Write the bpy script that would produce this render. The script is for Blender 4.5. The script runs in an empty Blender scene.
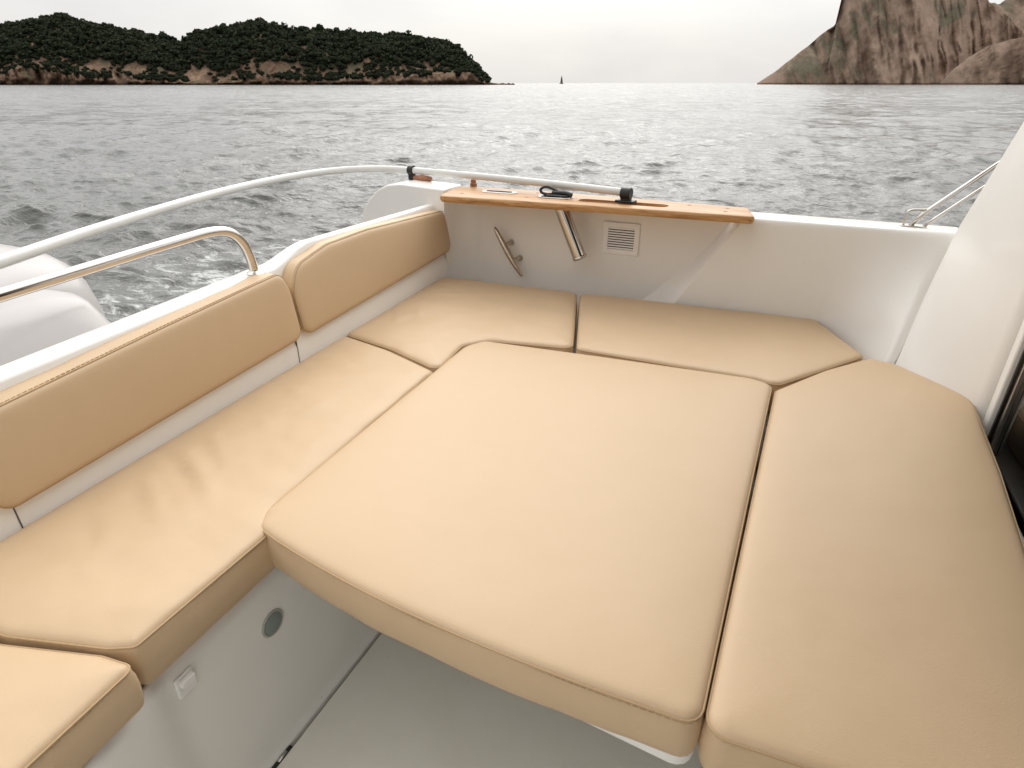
import bpy, bmesh, math, random
import numpy as np
from mathutils import Vector, Matrix, noise
from mathutils.geometry import delaunay_2d_cdt

R = math.radians
rng = np.random.default_rng(7)
random.seed(7)
scene = bpy.context.scene
col = scene.collection

# ------------------------------------------------------------------ helpers
def link(name, me, mat=None, parent=None, smooth=True):
    o = bpy.data.objects.new(name, me)
    col.objects.link(o)
    if mat: me.materials.append(mat)
    if parent: o.parent = parent
    if smooth:
        me.polygons.foreach_set('use_smooth', [True] * len(me.polygons))
    return o

def tag(o, label=None, cat=None, group=None, kind=None):
    if label: o['label'] = label
    if cat: o['category'] = cat
    if group: o['group'] = group
    if kind: o['kind'] = kind
    return o

def empty(name, loc):
    o = bpy.data.objects.new(name, None)
    col.objects.link(o); o.location = loc
    return o

def mesh_from(name, verts, faces):
    me = bpy.data.meshes.new(name)
    me.from_pydata([tuple(v) for v in verts], [], faces)
    me.validate(); me.update()
    return me

def np_mesh(name, V, Q):
    """V (n,3) array, Q (m,k) int array -> mesh, quickly"""
    me = bpy.data.meshes.new(name)
    n, (m, k) = len(V), Q.shape
    me.vertices.add(n); me.vertices.foreach_set('co', V.astype(np.float32).ravel())
    me.loops.add(m * k); me.loops.foreach_set('vertex_index', Q.astype(np.int32).ravel())
    me.polygons.add(m)
    me.polygons.foreach_set('loop_start', np.arange(0, m * k, k, dtype=np.int32))
    me.polygons.foreach_set('loop_total', np.full(m, k, dtype=np.int32))
    me.update(calc_edges=True)
    return me

def grid_mesh(name, P, close_u=False, close_v=False, flip=False):
    """P: array (nu,nv,3)"""
    nu, nv = P.shape[:2]
    iu = np.arange(nu if close_u else nu - 1); iv = np.arange(nv if close_v else nv - 1)
    a, b = np.meshgrid(iu, iv, indexing='ij')
    a2 = (a + 1) % nu; b2 = (b + 1) % nv
    Q = np.stack([a * nv + b, a2 * nv + b, a2 * nv + b2, a * nv + b2], -1).reshape(-1, 4)
    if flip: Q = Q[:, ::-1]
    return np_mesh(name, P.reshape(-1, 3), Q)

def sub(o, lv=2):
    m = o.modifiers.new('sub', 'SUBSURF'); m.levels = lv; m.render_levels = lv
    return o

def bevel(o, w, seg=3, ang=35):
    m = o.modifiers.new('bevel', 'BEVEL'); m.width = w; m.segments = seg
    m.limit_method = 'ANGLE'; m.angle_limit = R(ang)
    w2 = o.modifiers.new('wn', 'WEIGHTED_NORMAL'); w2.keep_sharp = True
    return o

def box_bm(bm, x0, x1, y0, y1, z0, z1, mtx=None):
    vs = [bm.verts.new((x, y, z)) for x in (x0, x1) for y in (y0, y1) for z in (z0, z1)]
    for f in ((0,1,3,2),(4,6,7,5),(0,4,5,1),(2,3,7,6),(0,2,6,4),(1,5,7,3)):
        bm.faces.new([vs[i] for i in f])
    if mtx is not None:
        for v in vs: v.co = mtx @ v.co
    return vs

def bm_obj(name, bm, mat, parent=None, smooth=True):
    bmesh.ops.recalc_face_normals(bm, faces=bm.faces)
    me = bpy.data.meshes.new(name); bm.to_mesh(me); bm.free()
    return link(name, me, mat, parent, smooth)

def box(name, x0, x1, y0, y1, z0, z1, mat, parent=None, bev=.004, mtx=None):
    bm = bmesh.new(); box_bm(bm, x0, x1, y0, y1, z0, z1, mtx)
    o = bm_obj(name, bm, mat, parent)
    if bev: bevel(o, bev)
    return o

def smooth_path(pts, n=12, closed=False):
    """Catmull-Rom through pts"""
    P = [Vector(p) for p in pts]; out = []
    m = len(P)
    for i in range(m if closed else m - 1):
        if closed:
            a, b, c, d = P[(i-1) % m], P[i], P[(i+1) % m], P[(i+2) % m]
        else:
            b, c = P[i], P[i+1]
            a = P[i-1] if i else b + (b - c); d = P[i+2] if i + 2 < m else c + (c - b)
        for k in range(n):
            t = k / n
            out.append(.5 * ((2*b) + (c-a)*t + (2*a-5*b+4*c-d)*t*t + (-a+3*b-3*c+d)*t**3))
    if not closed: out.append(P[-1])
    return out

def tube_mesh(name, path, r, seg=12, closed=False, cap=True):
    path = [Vector(p) for p in path]; n = len(path)
    rad = r if hasattr(r, '__len__') else [r] * n
    def tan(i):
        a = path[(i-1) % n] if (closed or i) else path[i]
        b = path[(i+1) % n] if (closed or i < n-1) else path[i]
        return (b - a).normalized()
    t0 = tan(0); up = Vector((0, 0, 1)) if abs(t0.z) < .9 else Vector((1, 0, 0))
    nrm = t0.cross(up).normalized()
    V, F = [], []
    for i in range(n):
        t = tan(i); nrm = (nrm - t * nrm.dot(t)).normalized(); bn = t.cross(nrm)
        for k in range(seg):
            a = 2 * math.pi * k / seg
            V.append(path[i] + (nrm * math.cos(a) + bn * math.sin(a)) * rad[i])
    for i in range(n if closed else n - 1):
        j = (i + 1) % n
        for k in range(seg):
            k2 = (k + 1) % seg
            F.append((i*seg+k, i*seg+k2, j*seg+k2, j*seg+k))
    if cap and not closed:
        F.append(tuple(range(seg))[::-1]); F.append(tuple((n-1)*seg + k for k in range(seg)))
    return mesh_from(name, V, F)

def tube(name, path, r, mat, parent=None, seg=12, closed=False):
    o = link(name, tube_mesh(name, path, r, seg, closed), mat, parent)
    return o

def lathe(name, prof, mat, parent=None, seg=32, mtx=None, close=True):
    """prof: (radius, height) list about local z"""
    V, F = [], []
    for (r, h) in prof:
        for k in range(seg):
            a = 2 * math.pi * k / seg
            V.append(Vector((r * math.cos(a), r * math.sin(a), h)))
    for i in range(len(prof) - 1):
        for k in range(seg):
            k2 = (k + 1) % seg
            F.append((i*seg+k, i*seg+k2, (i+1)*seg+k2, (i+1)*seg+k))
    if close:
        F.append(tuple(range(seg))[::-1]); F.append(tuple((len(prof)-1)*seg + k for k in range(seg)))
    if mtx is not None: V = [mtx @ v for v in V]
    o = link(name, mesh_from(name, V, F), mat, parent)
    m = o.modifiers.new('es', 'EDGE_SPLIT'); m.split_angle = R(40)
    return o

def round_poly(pts, step=.01):
    """pts: (x, y, radius) corners -> dense rounded closed outline"""
    n = len(pts); out = []
    segs = []
    for i in range(n):
        p = Vector(pts[i][:2]); a = Vector(pts[i-1][:2]); b = Vector(pts[(i+1) % n][:2])
        r = pts[i][2]
        da, db = (a - p).normalized(), (b - p).normalized()
        ang = da.angle(db)
        if r <= 0 or ang > math.pi - .02:
            segs.append([p]); continue
        cut = min(r / math.tan(ang / 2), (a-p).length*.49, (b-p).length*.49)
        rr = cut * math.tan(ang / 2)
        c = p + (da + db).normalized() * (rr / math.sin(ang / 2))
        s, e = p + da * cut, p + db * cut
        v0, v1 = s - c, e - c
        th = v0.angle_signed(v1) * -1
        k = max(4, int(abs(th) * rr / step) + 1)
        arc = []
        for j in range(k + 1):
            t = th * j / k
            arc.append(c + Vector((v0.x*math.cos(t) - v0.y*math.sin(t), v0.x*math.sin(t) + v0.y*math.cos(t))))
        segs.append(arc)
    for i in range(n):
        out += segs[i]
        q = segs[(i+1) % n][0]; p = segs[i][-1]
        L = (q - p).length; k = int(L / step)
        for j in range(1, k):
            out.append(p + (q - p) * (j / k))
    O = np.array([(v.x, v.y) for v in out])
    area = .5 * np.sum(O[:, 0]*np.roll(O[:, 1], -1) - np.roll(O[:, 0], -1)*O[:, 1])
    return O if area > 0 else O[::-1].copy()

def poly_normals(O):
    t = np.roll(O, -1, 0) - np.roll(O, 1, 0)
    t /= np.linalg.norm(t, axis=1)[:, None] + 1e-12
    return np.stack([t[:, 1], -t[:, 0]], 1)      # outward for CCW

def seg_dist(Pt, O):
    A = O; B = np.roll(O, -1, 0); d = np.full(len(Pt), 1e9)
    for s in range(0, len(Pt), 2000):
        p = Pt[s:s+2000, None, :]
        ab = (B - A)[None]; t = np.clip(((p - A[None]) * ab).sum(-1) / ((ab**2).sum(-1) + 1e-12), 0, 1)
        d[s:s+2000] = np.sqrt((((A[None] + ab * t[..., None]) - p)**2).sum(-1)).min(1)
    return d

def inside(Pt, O):
    x, y = Pt[:, 0], Pt[:, 1]; c = np.zeros(len(Pt), bool)
    for (x1, y1), (x2, y2) in zip(O, np.roll(O, -1, 0)):
        k = ((y1 > y) != (y2 > y))
        if y1 != y2:
            c ^= k & (x < (x2 - x1) * (y - y1) / (y2 - y1) + x1)
    return c

def fbm2(x, y, sc, seed=0, octv=3):
    return np.array([noise.fractal(Vector((a*sc, b*sc, seed*7.31)), 1.0, 2.0, octv) for a, b in zip(x, y)])

# ------------------------------------------------------------------ materials
def new_mat(name):
    m = bpy.data.materials.new(name); m.use_nodes = True
    nt = m.node_tree; b = nt.nodes['Principled BSDF']
    return m, nt, b

def nd(nt, typ, **kw):
    n = nt.nodes.new(typ)
    for k, v in kw.items():
        if k in n.inputs: n.inputs[k].default_value = v
        else: setattr(n, k, v)
    return n

def ramp(nt, fac, stops):
    r = nt.nodes.new('ShaderNodeValToRGB')
    el = r.color_ramp.elements
    while len(el) < len(stops): el.new(.5)
    for e, (p, c) in zip(el, stops):
        e.position = p; e.color = (*c, 1) if len(c) == 3 else c
    nt.links.new(fac, r.inputs[0]); return r.outputs[0]

def basic(name, colr, rough=.5, metal=0, bump=0, bscale=200, var=0, vscale=4, coat=0, ior=1.5):
    m, nt, b = new_mat(name)
    b.inputs['Base Color'].default_value = (*colr, 1)
    b.inputs['Roughness'].default_value = rough
    b.inputs['Metallic'].default_value = metal
    b.inputs['IOR'].default_value = ior
    b.inputs['Coat Weight'].default_value = coat
    b.inputs['Coat Roughness'].default_value = .08
    tc = nd(nt, 'ShaderNodeTexCoord')
    if var:
        n = nd(nt, 'ShaderNodeTexNoise', Scale=vscale, Detail=5.0, Roughness=.6)
        nt.links.new(tc.outputs['Object'], n.inputs['Vector'])
        c = ramp(nt, n.outputs['Fac'], [(.3, tuple(v*(1-var) for v in colr)), (.7, tuple(min(1, v*(1+var*.5)) for v in colr))])
        nt.links.new(c, b.inputs['Base Color'])
        rr = nd(nt, 'ShaderNodeMapRange'); rr.inputs['To Min'].default_value = rough*.85; rr.inputs['To Max'].default_value = min(1, rough*1.2)
        nt.links.new(n.outputs['Fac'], rr.inputs['Value']); nt.links.new(rr.outputs[0], b.inputs['Roughness'])
    if bump:
        n2 = nd(nt, 'ShaderNodeTexNoise', Scale=float(bscale), Detail=4.0)
        nt.links.new(tc.outputs['Object'], n2.inputs['Vector'])
        bp = nd(nt, 'ShaderNodeBump', Strength=bump, Distance=.002)
        nt.links.new(n2.outputs['Fac'], bp.inputs['Height']); nt.links.new(bp.outputs[0], b.inputs['Normal'])
    return m

def leather():
    m, nt, b = new_mat('beige_vinyl')
    tc = nd(nt, 'ShaderNodeTexCoord')
    n = nd(nt, 'ShaderNodeTexNoise', Scale=3.2, Detail=6.0, Roughness=.62)
    nt.links.new(tc.outputs['Object'], n.inputs['Vector'])
    c = ramp(nt, n.outputs['Fac'], [(.2, (.590, .428, .264)), (.5, (.600, .438, .273)), (.8, (.608, .446, .280))])
    # faint grubby marks
    n3 = nd(nt, 'ShaderNodeTexNoise', Scale=26.0, Detail=5.0, Roughness=.7)
    nt.links.new(tc.outputs['Object'], n3.inputs['Vector'])
    spots = ramp(nt, n3.outputs['Fac'], [(.24, (.90, .87, .83)), (.5, (1, 1, 1))])
    mx = nd(nt, 'ShaderNodeMix', data_type='RGBA', blend_type='MULTIPLY'); mx.inputs[0].default_value = .15
    nt.links.new(c, mx.inputs[6]); nt.links.new(spots, mx.inputs[7])
    nt.links.new(mx.outputs[2], b.inputs['Base Color'])
    b.inputs['Roughness'].default_value = .47
    rr = nd(nt, 'ShaderNodeMapRange'); rr.inputs['To Min'].default_value = .40; rr.inputs['To Max'].default_value = .56
    nt.links.new(n3.outputs['Fac'], rr.inputs['Value']); nt.links.new(rr.outputs[0], b.inputs['Roughness'])
    b.inputs['Specular IOR Level'].default_value = .45
    v = nd(nt, 'ShaderNodeTexVoronoi', Scale=420.0)
    nt.links.new(tc.outputs['Object'], v.inputs['Vector'])
    n2 = nd(nt, 'ShaderNodeTexNoise', Scale=14.0, Detail=5.0, Roughness=.6, Distortion=.6)
    nt.links.new(tc.outputs['Object'], n2.inputs['Vector'])
    b1 = nd(nt, 'ShaderNodeBump', Strength=.18, Distance=.0008); nt.links.new(v.outputs['Distance'], b1.inputs['Height'])
    b2 = nd(nt, 'ShaderNodeBump', Strength=.10, Distance=.005); nt.links.new(n2.outputs['Fac'], b2.inputs['Height'])
    nt.links.new(b1.outputs[0], b2.inputs['Normal']); nt.links.new(b2.outputs[0], b.inputs['Normal'])
    return m

def gelcoat(name, colr, rough=.22, dirt=.06):
    m, nt, b = new_mat(name)
    tc = nd(nt, 'ShaderNodeTexCoord')
    n = nd(nt, 'ShaderNodeTexNoise', Scale=5.0, Detail=7.0, Roughness=.65)
    nt.links.new(tc.outputs['Object'], n.inputs['Vector'])
    d = tuple(v * (1 - dirt * k) for v, k in zip(colr, (1, 1.15, 1.5)))
    c = ramp(nt, n.outputs['Fac'], [(.12, d), (.75, colr)])
    sp = nd(nt, 'ShaderNodeTexNoise', Scale=75.0, Detail=1.0)
    nt.links.new(tc.outputs['Object'], sp.inputs['Vector'])
    s = ramp(nt, sp.outputs['Fac'], [(.16, (.45, .42, .38)), (.20, (1, 1, 1))])
    mx = nd(nt, 'ShaderNodeMix', data_type='RGBA', blend_type='MULTIPLY'); mx.inputs[0].default_value = .35
    nt.links.new(c, mx.inputs[6]); nt.links.new(s, mx.inputs[7])
    nt.links.new(mx.outputs[2], b.inputs['Base Color'])
    b.inputs['Roughness'].default_value = rough
    n2 = nd(nt, 'ShaderNodeTexNoise', Scale=9.0, Detail=2.0)
    nt.links.new(tc.outputs['Object'], n2.inputs['Vector'])
    b2 = nd(nt, 'ShaderNodeBump', Strength=.08, Distance=.006); nt.links.new(n2.outputs['Fac'], b2.inputs['Height'])
    nt.links.new(b2.outputs[0], b.inputs['Normal'])
    return m

def teak():
    m, nt, b = new_mat('oiled_teak')
    tc = nd(nt, 'ShaderNodeTexCoord'); mp = nd(nt, 'ShaderNodeMapping'); mp.inputs['Scale'].default_value = (2.2, 45, 45)
    nt.links.new(tc.outputs['Object'], mp.inputs[0])
    n = nd(nt, 'ShaderNodeTexNoise', Scale=2.0, Detail=7.0, Roughness=.65, Distortion=.7)
    nt.links.new(mp.outputs[0], n.inputs['Vector'])
    c = ramp(nt, n.outputs['Fac'], [(.32, (.24, .105, .030)), (.5, (.45, .235, .085)), (.66, (.62, .38, .18))])
    nt.links.new(c, b.inputs['Base Color']); b.inputs['Roughness'].default_value = .42
    bp = nd(nt, 'ShaderNodeBump', Strength=.2, Distance=.001); nt.links.new(n.outputs['Fac'], bp.inputs['Height']); nt.links.new(bp.outputs[0], b.inputs['Normal'])
    return m

VINYL = leather()
PIPE = basic('beige_piping', (.47, .325, .18), .6)
GEL = gelcoat('white_gelcoat', (.875, .86, .825), .25, .04)
GELF = gelcoat('floor_gelcoat', (.82, .80, .73), .42, .10)
TEAK = teak()
STEEL = basic('polished_steel', (.64, .61, .57), .12, 1, var=.06, vscale=30)
BRONZE = basic('weathered_steel', (.60, .53, .44), .3, 1, var=.2, vscale=60)
WHITE = basic('white_paint', (.90, .895, .87), .28, var=.04, vscale=12)
BLACK = basic('black_plastic', (.012, .012, .012), .38, bump=.15, bscale=500)
SEAL = basic('grey_sealant', (.10, .095, .09), .6)
DARK = basic('dark_rubber', (.02, .019, .018), .7)
ALU = basic('anodised_aluminium', (.62, .60, .57), .32, 1, var=.08, vscale=20)
LENSR = basic('lens_rim', (.42, .42, .38), .4)
LENS = basic('grey_green_lens', (.22, .27, .25), .25)
RAILM = basic('off_white_rail', (.68, .68, .65), .3, var=.05, vscale=12)
COWL = basic('pale_engine_paint', (.46, .437, .425), .34, var=.05, vscale=6, coat=.15)
COWLD = basic('grey_engine_paint', (.33, .325, .32), .3, var=.05, vscale=6)
WOOD = basic('cabin_wood', (.085, .026, .013), .4, var=.4, vscale=9)
PLUG = basic('dark_plug', (.20, .085, .028), .5)
LEATH = basic('brown_leather', (.36, .16, .085), .6, var=.2, vscale=40)

def glass_mat():
    m, nt, b = new_mat('tinted_glass')
    b.inputs['Base Color'].default_value = (.012, .010, .009, 1); b.inputs['Roughness'].default_value = .03
    b.inputs['Transmission Weight'].default_value = .7; b.inputs['Specular IOR Level'].default_value = .2
    return m
GLASS = glass_mat()

# ------------------------------------------------------------------ cushions
def cushion(name, pts, th, mp, label, cat, group, crown=.012, folds=(), amp=.0025, seed=1, loc=(0, 0, 0), bulge=.005, soft=.035):
    """pts: rounded outline in the cushion's own plane; mp(u,v,w) -> world"""
    O = round_poly(pts, .011); N = poly_normals(O); n = len(O)
    loc = Vector(loc)
    rings = [(.0, 0), (-.0045, 1), (-.011, 2), (-.020, 3)]
    inner = []
    for off, _ in rings[1:]:
        Q = O + N * off
        d = seg_dist(Q, O); Q = Q[(d > -off * .97) & inside(Q, O)]
        inner.append(Q)
    mn, mx = O.min(0), O.max(0)
    gx, gy = np.meshgrid(np.arange(mn[0], mx[0], .016), np.arange(mn[1], mx[1], .016))
    G = np.stack([gx.ravel(), gy.ravel()], 1) + rng.uniform(-.002, .002, (gx.size, 2))
    G = G[inside(G, O)]; G = G[seg_dist(G, O) > .027]
    allp = np.concatenate([O] + inner + [G])
    vs, es, fs, *_ = delaunay_2d_cdt([Vector(p) for p in allp], [], [list(range(n))], 1, 1e-6)
    if len(vs) < n: raise RuntimeError('cdt')
    A = np.array([(v.x, v.y) for v in vs]); d = seg_dist(A, O); d[:n] = 0
    h = th - .0055 * np.exp(-d / .0035) + crown * (1 - np.exp(-d / soft))
    h += amp * fbm2(A[:, 0], A[:, 1], 6.5, seed) * (1 - np.exp(-d / .03))
    h += amp * .3 * fbm2(A[:, 0], A[:, 1], 24, seed + 3) * (1 - np.exp(-d / .02))
    for (x0, y0, x1, y1, w, a) in folds:      # creases: ridge lines in the cover
        ab = np.array([x1-x0, y1-y0]); L2 = (ab**2).sum()
        rel = A - np.array([x0, y0]); t = (rel @ ab) / L2
        bend = .012 * np.sin(t * 3.1 + x0 * 9)
        q = (rel[:, 0]*ab[1] - rel[:, 1]*ab[0]) / math.sqrt(L2) + bend
        h += a * np.exp(-(q / w)**2) * np.exp(-((t - .5) / .38)**4) * (1 - np.exp(-d / .03))
        h -= .6 * a * np.exp(-((q - 2.0*w) / w)**2) * np.exp(-((t - .5) / .38)**4) * (1 - np.exp(-d / .03))
    V = [mp(u, v, w) for (u, v), w in zip(A, h)]
    F = [tuple(f) for f in fs]
    # side wall: rings below the seam, slightly puffed
    edge_wob = .0022 * fbm2(O[:, 0] * 1.0, O[:, 1], 9, seed + 9)
    prof = [(.0015, th - .013), (.3 * bulge, th * .86 - .004), (.8 * bulge, th * .72), (bulge, th * .5), (.8 * bulge, th * .28), (.2 * bulge, th * .1), (-.003, .004), (-.012, 0)]
    prev = list(range(n))
    for off, w in prof:
        base = len(V)
        for i in range(n):
            q = O[i] + N[i] * (off + edge_wob[i] * (1 if 0 < w < th * .9 else .3))
            V.append(mp(q[0], q[1], w))
        cur = list(range(base, base + n))
        for i in range(n):
            j = (i + 1) % n
            F.append((prev[i], cur[i], cur[j], prev[j]))
        prev = cur
    F.append(tuple(prev[::-1]))
    V = [Vector(v) - loc for v in V]
    root = link(name, mesh_from(name, V, F), VINYL)
    root.location = loc
    tag(root, label, cat, group)
    pth = [Vector(mp(*(O[i] + N[i] * .0008), th - .0062)) - loc for i in range(0, n)]
    p = link('piping', tube_mesh('piping', pth, .0019, 8, True), PIPE, root)
    # the stitched seam that runs just under the welt
    if True:
        V2, F2 = [], []
        k = 0; acc = 0
        Op = [Vector(mp(*(O[i] + N[i] * .0012), th - .0118)) - loc for i in range(n)]
        bm = bmesh.new()
        for i in range(0, n, 1):
            a, b = Op[i], Op[(i + 1) % n]
            if (b - a).length < 1e-4: continue
            m = (b - a); a2 = a + m * .12; b2 = a + m * .88
            t = m.normalized(); up = Vector(mp(0, 0, 1)) - Vector(mp(0, 0, 0)); up.normalize(); s = t.cross(up)
            q = [a2 + up*.0006 + s*.0004, a2 - up*.0006 + s*.0004, b2 - up*.0006 + s*.0004, b2 + up*.0006 + s*.0004]
            q2 = [x - s*.0026 for x in q]
            vv = [bm.verts.new(x) for x in q + q2]
            for f in ((0,1,2,3),(4,7,6,5),(0,4,5,1),(3,2,6,7),(0,3,7,4),(1,5,6,2)): bm.faces.new([vv[x] for x in f])
        bm_obj('stitching', bm, THREAD, root, False)
    return root
THREAD = basic('thread', (.56, .41, .25), .7)

ZS, TH = .846, .100          # seat shelf height, cushion thickness
flat = lambda u, v, w: (u, v, ZS + .004 + w)
G2 = 'beige backrests along the transom'
G1 = 'beige seat cushions laid on the cockpit benches'
cushion('seat_cushion', [(-1.276, .300, .03), (-1.300, .62, 0), (-1.315, .95, 0), (-1.350, 1.568, .02), (-1.13, 1.520, .2), (-.905, 1.438, .025),
        (-.912, 1.40, .05), (-.872, .735, .05), (-.826, .665, .06), (-.822, .366, .012), (-.86, .346, .05), (-1.04, .293, .1)],
        TH, flat, 'long creased beige bench cushion below the backrests, left of the table cushion', 'cushion', G1, crown=.009,
        folds=[(-1.275, .800, -.955, .680, .017, .0070), (-1.225, .676, -1.01, .595, .015, .0050), (-1.265, .882, -1.04, .785, .014, .0036), (-1.24, 1.02, -1.08, .95, .016, .0020), (-1.20, .56, -1.04, .50, .014, .0025), (-1.26, 1.15, -1.12, 1.13, .014, .0014)],
        amp=.006, seed=2, loc=(-1.07, .9, ZS))
cushion('seat_cushion', [(-1.245, -.28, .03), (-1.272, .283, .02), (-1.04, .279, .1), (-.86, .334, .03), (-.796, .342, .014), (-.775, .0, 0), (-.765, -.28, .03)],
        TH - .006, flat, 'beige bench cushion at the lower left corner, cut off by the picture edge', 'cushion', G1, seed=5, amp=.004, loc=(-1.02, .0, ZS))
cushion('seat_cushion', [(-1.355, 1.582, .02), (-1.39, 2.338, .04), (-.752, 2.368, .035), (-.575, 1.792, .03), (-.86, 1.738, .08), (-.928, 1.66, .04), (-.902, 1.455, .025), (-1.13, 1.537, .2)],
        TH, flat, 'beige corner cushion under the mooring cleat, with soft wrinkles beside the backrest', 'cushion', G1, crown=.010,
        folds=[(-1.35, 1.88, -1.22, 1.70, .011, .0045), (-1.29, 1.93, -1.16, 1.78, .011, .0036), (-1.3, 2.06, -1.12, 2.14, .016, .0028), (-1.0, 1.9, -.9, 2.1, .02, .0015)], amp=.005, seed=3, loc=(-1.07, 1.95, ZS))
cushion('seat_cushion', [(-.735, 2.372, .035), (.180, 2.425, .03), (.322, 2.118, .02), (.072, 1.775, .05), (.02, 1.792, .08), (-.557, 1.792, .025)],
        TH, flat, 'beige cushion with a pointed right end along the wall under the vent', 'cushion', G1, crown=.008, seed=4, amp=.003, loc=(-.2, 2.1, ZS))
cushion('seat_cushion', [(.070, 1.730, .035), (.205, 1.94, .2), (.335, 2.098, .03), (.405, 2.085, .04), (.580, 1.905, .04), (.562, 1.50, .3), (.536, 1.17, .3), (.49, .60, .03), (.240, .600, .2), (.0285, .588, .030)],
        TH + .002, flat, 'large beige cushion on the right, before the dark cabin door', 'cushion', G1, crown=.009, seed=6, amp=.0010, loc=(.3, 1.3, ZS))
cushion('table_cushion', [(-.874, .705, .025), (-.850, .660, .02), (-.79, .645, .6), (-.73, .633, .8), (-.67, .6225, .9), (-.61, .6135, .9), (-.55, .606, .9), (-.49, .600, .9), (-.43, .5955, .9), (-.37, .592, .9), (-.31, .5895, .9), (-.25, .588, 1), (-.15, .5875, 2), (.0215, .592, .028), (.0575, 1.757, .035), (-.006, 1.776, .05), (-.45, 1.748, .3), (-.868, 1.712, .035), (-.905, 1.640, .05)],
        TH - .002, lambda u, v, w: (u, v, ZS + .013 + w), 'big square beige cushion covering the cockpit table in the middle', 'cushion', None, crown=.009, seed=8, amp=.0010,
        folds=[(-.62, 1.10, -.50, 1.12, .010, .0009)], loc=(-.42, 1.18, ZS), soft=.05)

def Xb(Y): return -1.265 - .052 * Y
def back_map(th, lean=.10):
    # u along -Y so the front face (w up) looks towards +X
    return lambda u, v, w: (Xb(-u) - .066 + w * 1.0 - (v - 1.03) * lean, -u, v)
G2 = 'beige backrests along the transom'
bt = .082
cushion('backrest', [(-1.342, 1.032, .035), (-.455, 1.005, .035), (-.43, 1.05, .05), (-.36, 1.165, .04), (-.50, 1.198, .1), (-.90, 1.222, .1), (-1.316, 1.242, .045), (-1.338, 1.19, .1)],
        bt, back_map(bt), 'near beige backrest below the steel grab rail', 'backrest', G2, crown=.007, bulge=.003, seed=11, amp=.0012, loc=(-1.33, .85, 1.03), soft=.04)
cushion('backrest', [(-2.415, 1.060, .04), (-1.362, 1.030, .035), (-1.353, 1.17, .1), (-1.398, 1.243, .08), (-1.56, 1.272, .2), (-1.80, 1.272, .3), (-2.402, 1.236, .04)],
        bt, back_map(bt, .12), 'far beige backrest with a tall rounded near end, beside the cleat wall', 'backrest', G2, crown=.007, bulge=.003, seed=12, amp=.0012, loc=(-1.37, 1.8, 1.05), soft=.04)

# ------------------------------------------------------------------ table
tb = empty('cockpit_table', (-.42, 1.18, .4))
tag(tb, 'white cockpit table hidden under the big square beige cushion', 'table')
def slab(name, pts, z0, z1, mat, parent, bev=.003, off=(0, 0, 0), step=.02):
    O = round_poly(pts, step); n = len(O)
    V = [(x - off[0], y - off[1], z0 - off[2]) for x, y in O] + [(x - off[0], y - off[1], z1 - off[2]) for x, y in O]
    F = [tuple(range(n))[::-1], tuple(range(n, 2*n))] + [(i, (i+1) % n, n+(i+1) % n, n+i) for i in range(n)]
    o = link(name, mesh_from(name, V, F), mat, parent); bevel(o, bev); return o
slab('tabletop', [(-.825, .70, .06), (-.60, .655, .2), (-.32, .627, .3), (.022, .601, .03), (.040, 1.72, .05), (-.86, 1.69, .05)], .826, .849, WHITE, tb, .006, (-.42, 1.18, .4))
lathe('pedestal', [(.11, 0), (.11, .008), (.045, .02), (.04, .03), (.04, .42), (.09, .4255)], ALU, tb)

# ------------------------------------------------------------------ motorboat
boat = empty('motorboat', (0, 0, 0))
tag(boat, 'white motorboat cockpit with benches, teak shelf and raised side wing', 'boat')

# floor: sheet plus shallow gutter, hatch seam
fl = bmesh.new()
box_bm(fl, -.8025, .62, -.62, 2.45, .34, .400)
o = bm_obj('cockpit_floor', fl, GELF, boat); bevel(o, .004)
box('floor_gutter', -.86, -.80, -.62, 2.45, .33, .372, DARK, boat, 0)

# bench front on the left (locker face), drafted, with a soft fold near Y=.4
Ys = np.concatenate([np.linspace(-.6, .3, 10), np.linspace(.32, .48, 12), np.linspace(.5, 1.8, 20)])
rows = []
prof = [(.832, -.866), (.842, -.862), (.843, -.852), (.80, -.846), (.70, -.843), (.60, -.838), (.50, -.833), (.44, -.829), (.418, -.826), (.405, -.821), (.4005, -.815), (.395, -.813), (.34, -.813)]
for z, x in prof:
    r_ = []
    for y in Ys:
        s = .5 * (1 - math.tanh((y - .385 - (.83 - z) * .02) / .022))
        bend = s * (.012 + max(0, .40 - y) * .30) * max(0, (z - .40) / .43) ** .4
        r_.append((x + bend * .9, y, z))
    rows.append(r_)
o = link('locker_front', grid_mesh('locker_front', np.array(rows)), GEL, boat)
# bench tops and hidden fronts
def bench(name, pts): slab(name, pts, .40, ZS, GEL, boat, .008)
slab('bench_top', [(-1.42, -.62, 0), (-.866, -.62, 0), (-.866, 1.80, 0), (.06, 1.80, 0), (.10, 1.70, 0), (.078, .655, .03), (.62, .655, 0), (.62, 2.1, 0), (.40, 2.55, 0), (-1.42, 2.55, 0)], .42, ZS, GEL, boat, .006)
# drain light and latch on the locker
mt = Matrix.Translation((-.8435, .632, .715)) @ Matrix.Rotation(R(90), 4, 'Y') @ Matrix.Rotation(R(-1), 4, 'X')
dl = lathe('courtesy_light', [(.031, -.004), (.031, .0015), (.029, .003), (.0265, .003), (.025, .0015)], LENSR, boat, 40, mt)
lathe('lens', [(.0245, -.002), (.0245, .003), (.018, .0045), (.004, .005)], LENS, dl, 32, mt)
bm = bmesh.new()
mt = Matrix.Translation((-.845, .428, .772))
box_bm(bm, 0, .006, -.019, .019, -.024, .024, mt); box_bm(bm, .006, .018, -.014, .014, .006, .021, mt)
o = bm_obj('locker_latch', bm, WHITE, boat); bevel(o, .003)
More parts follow.
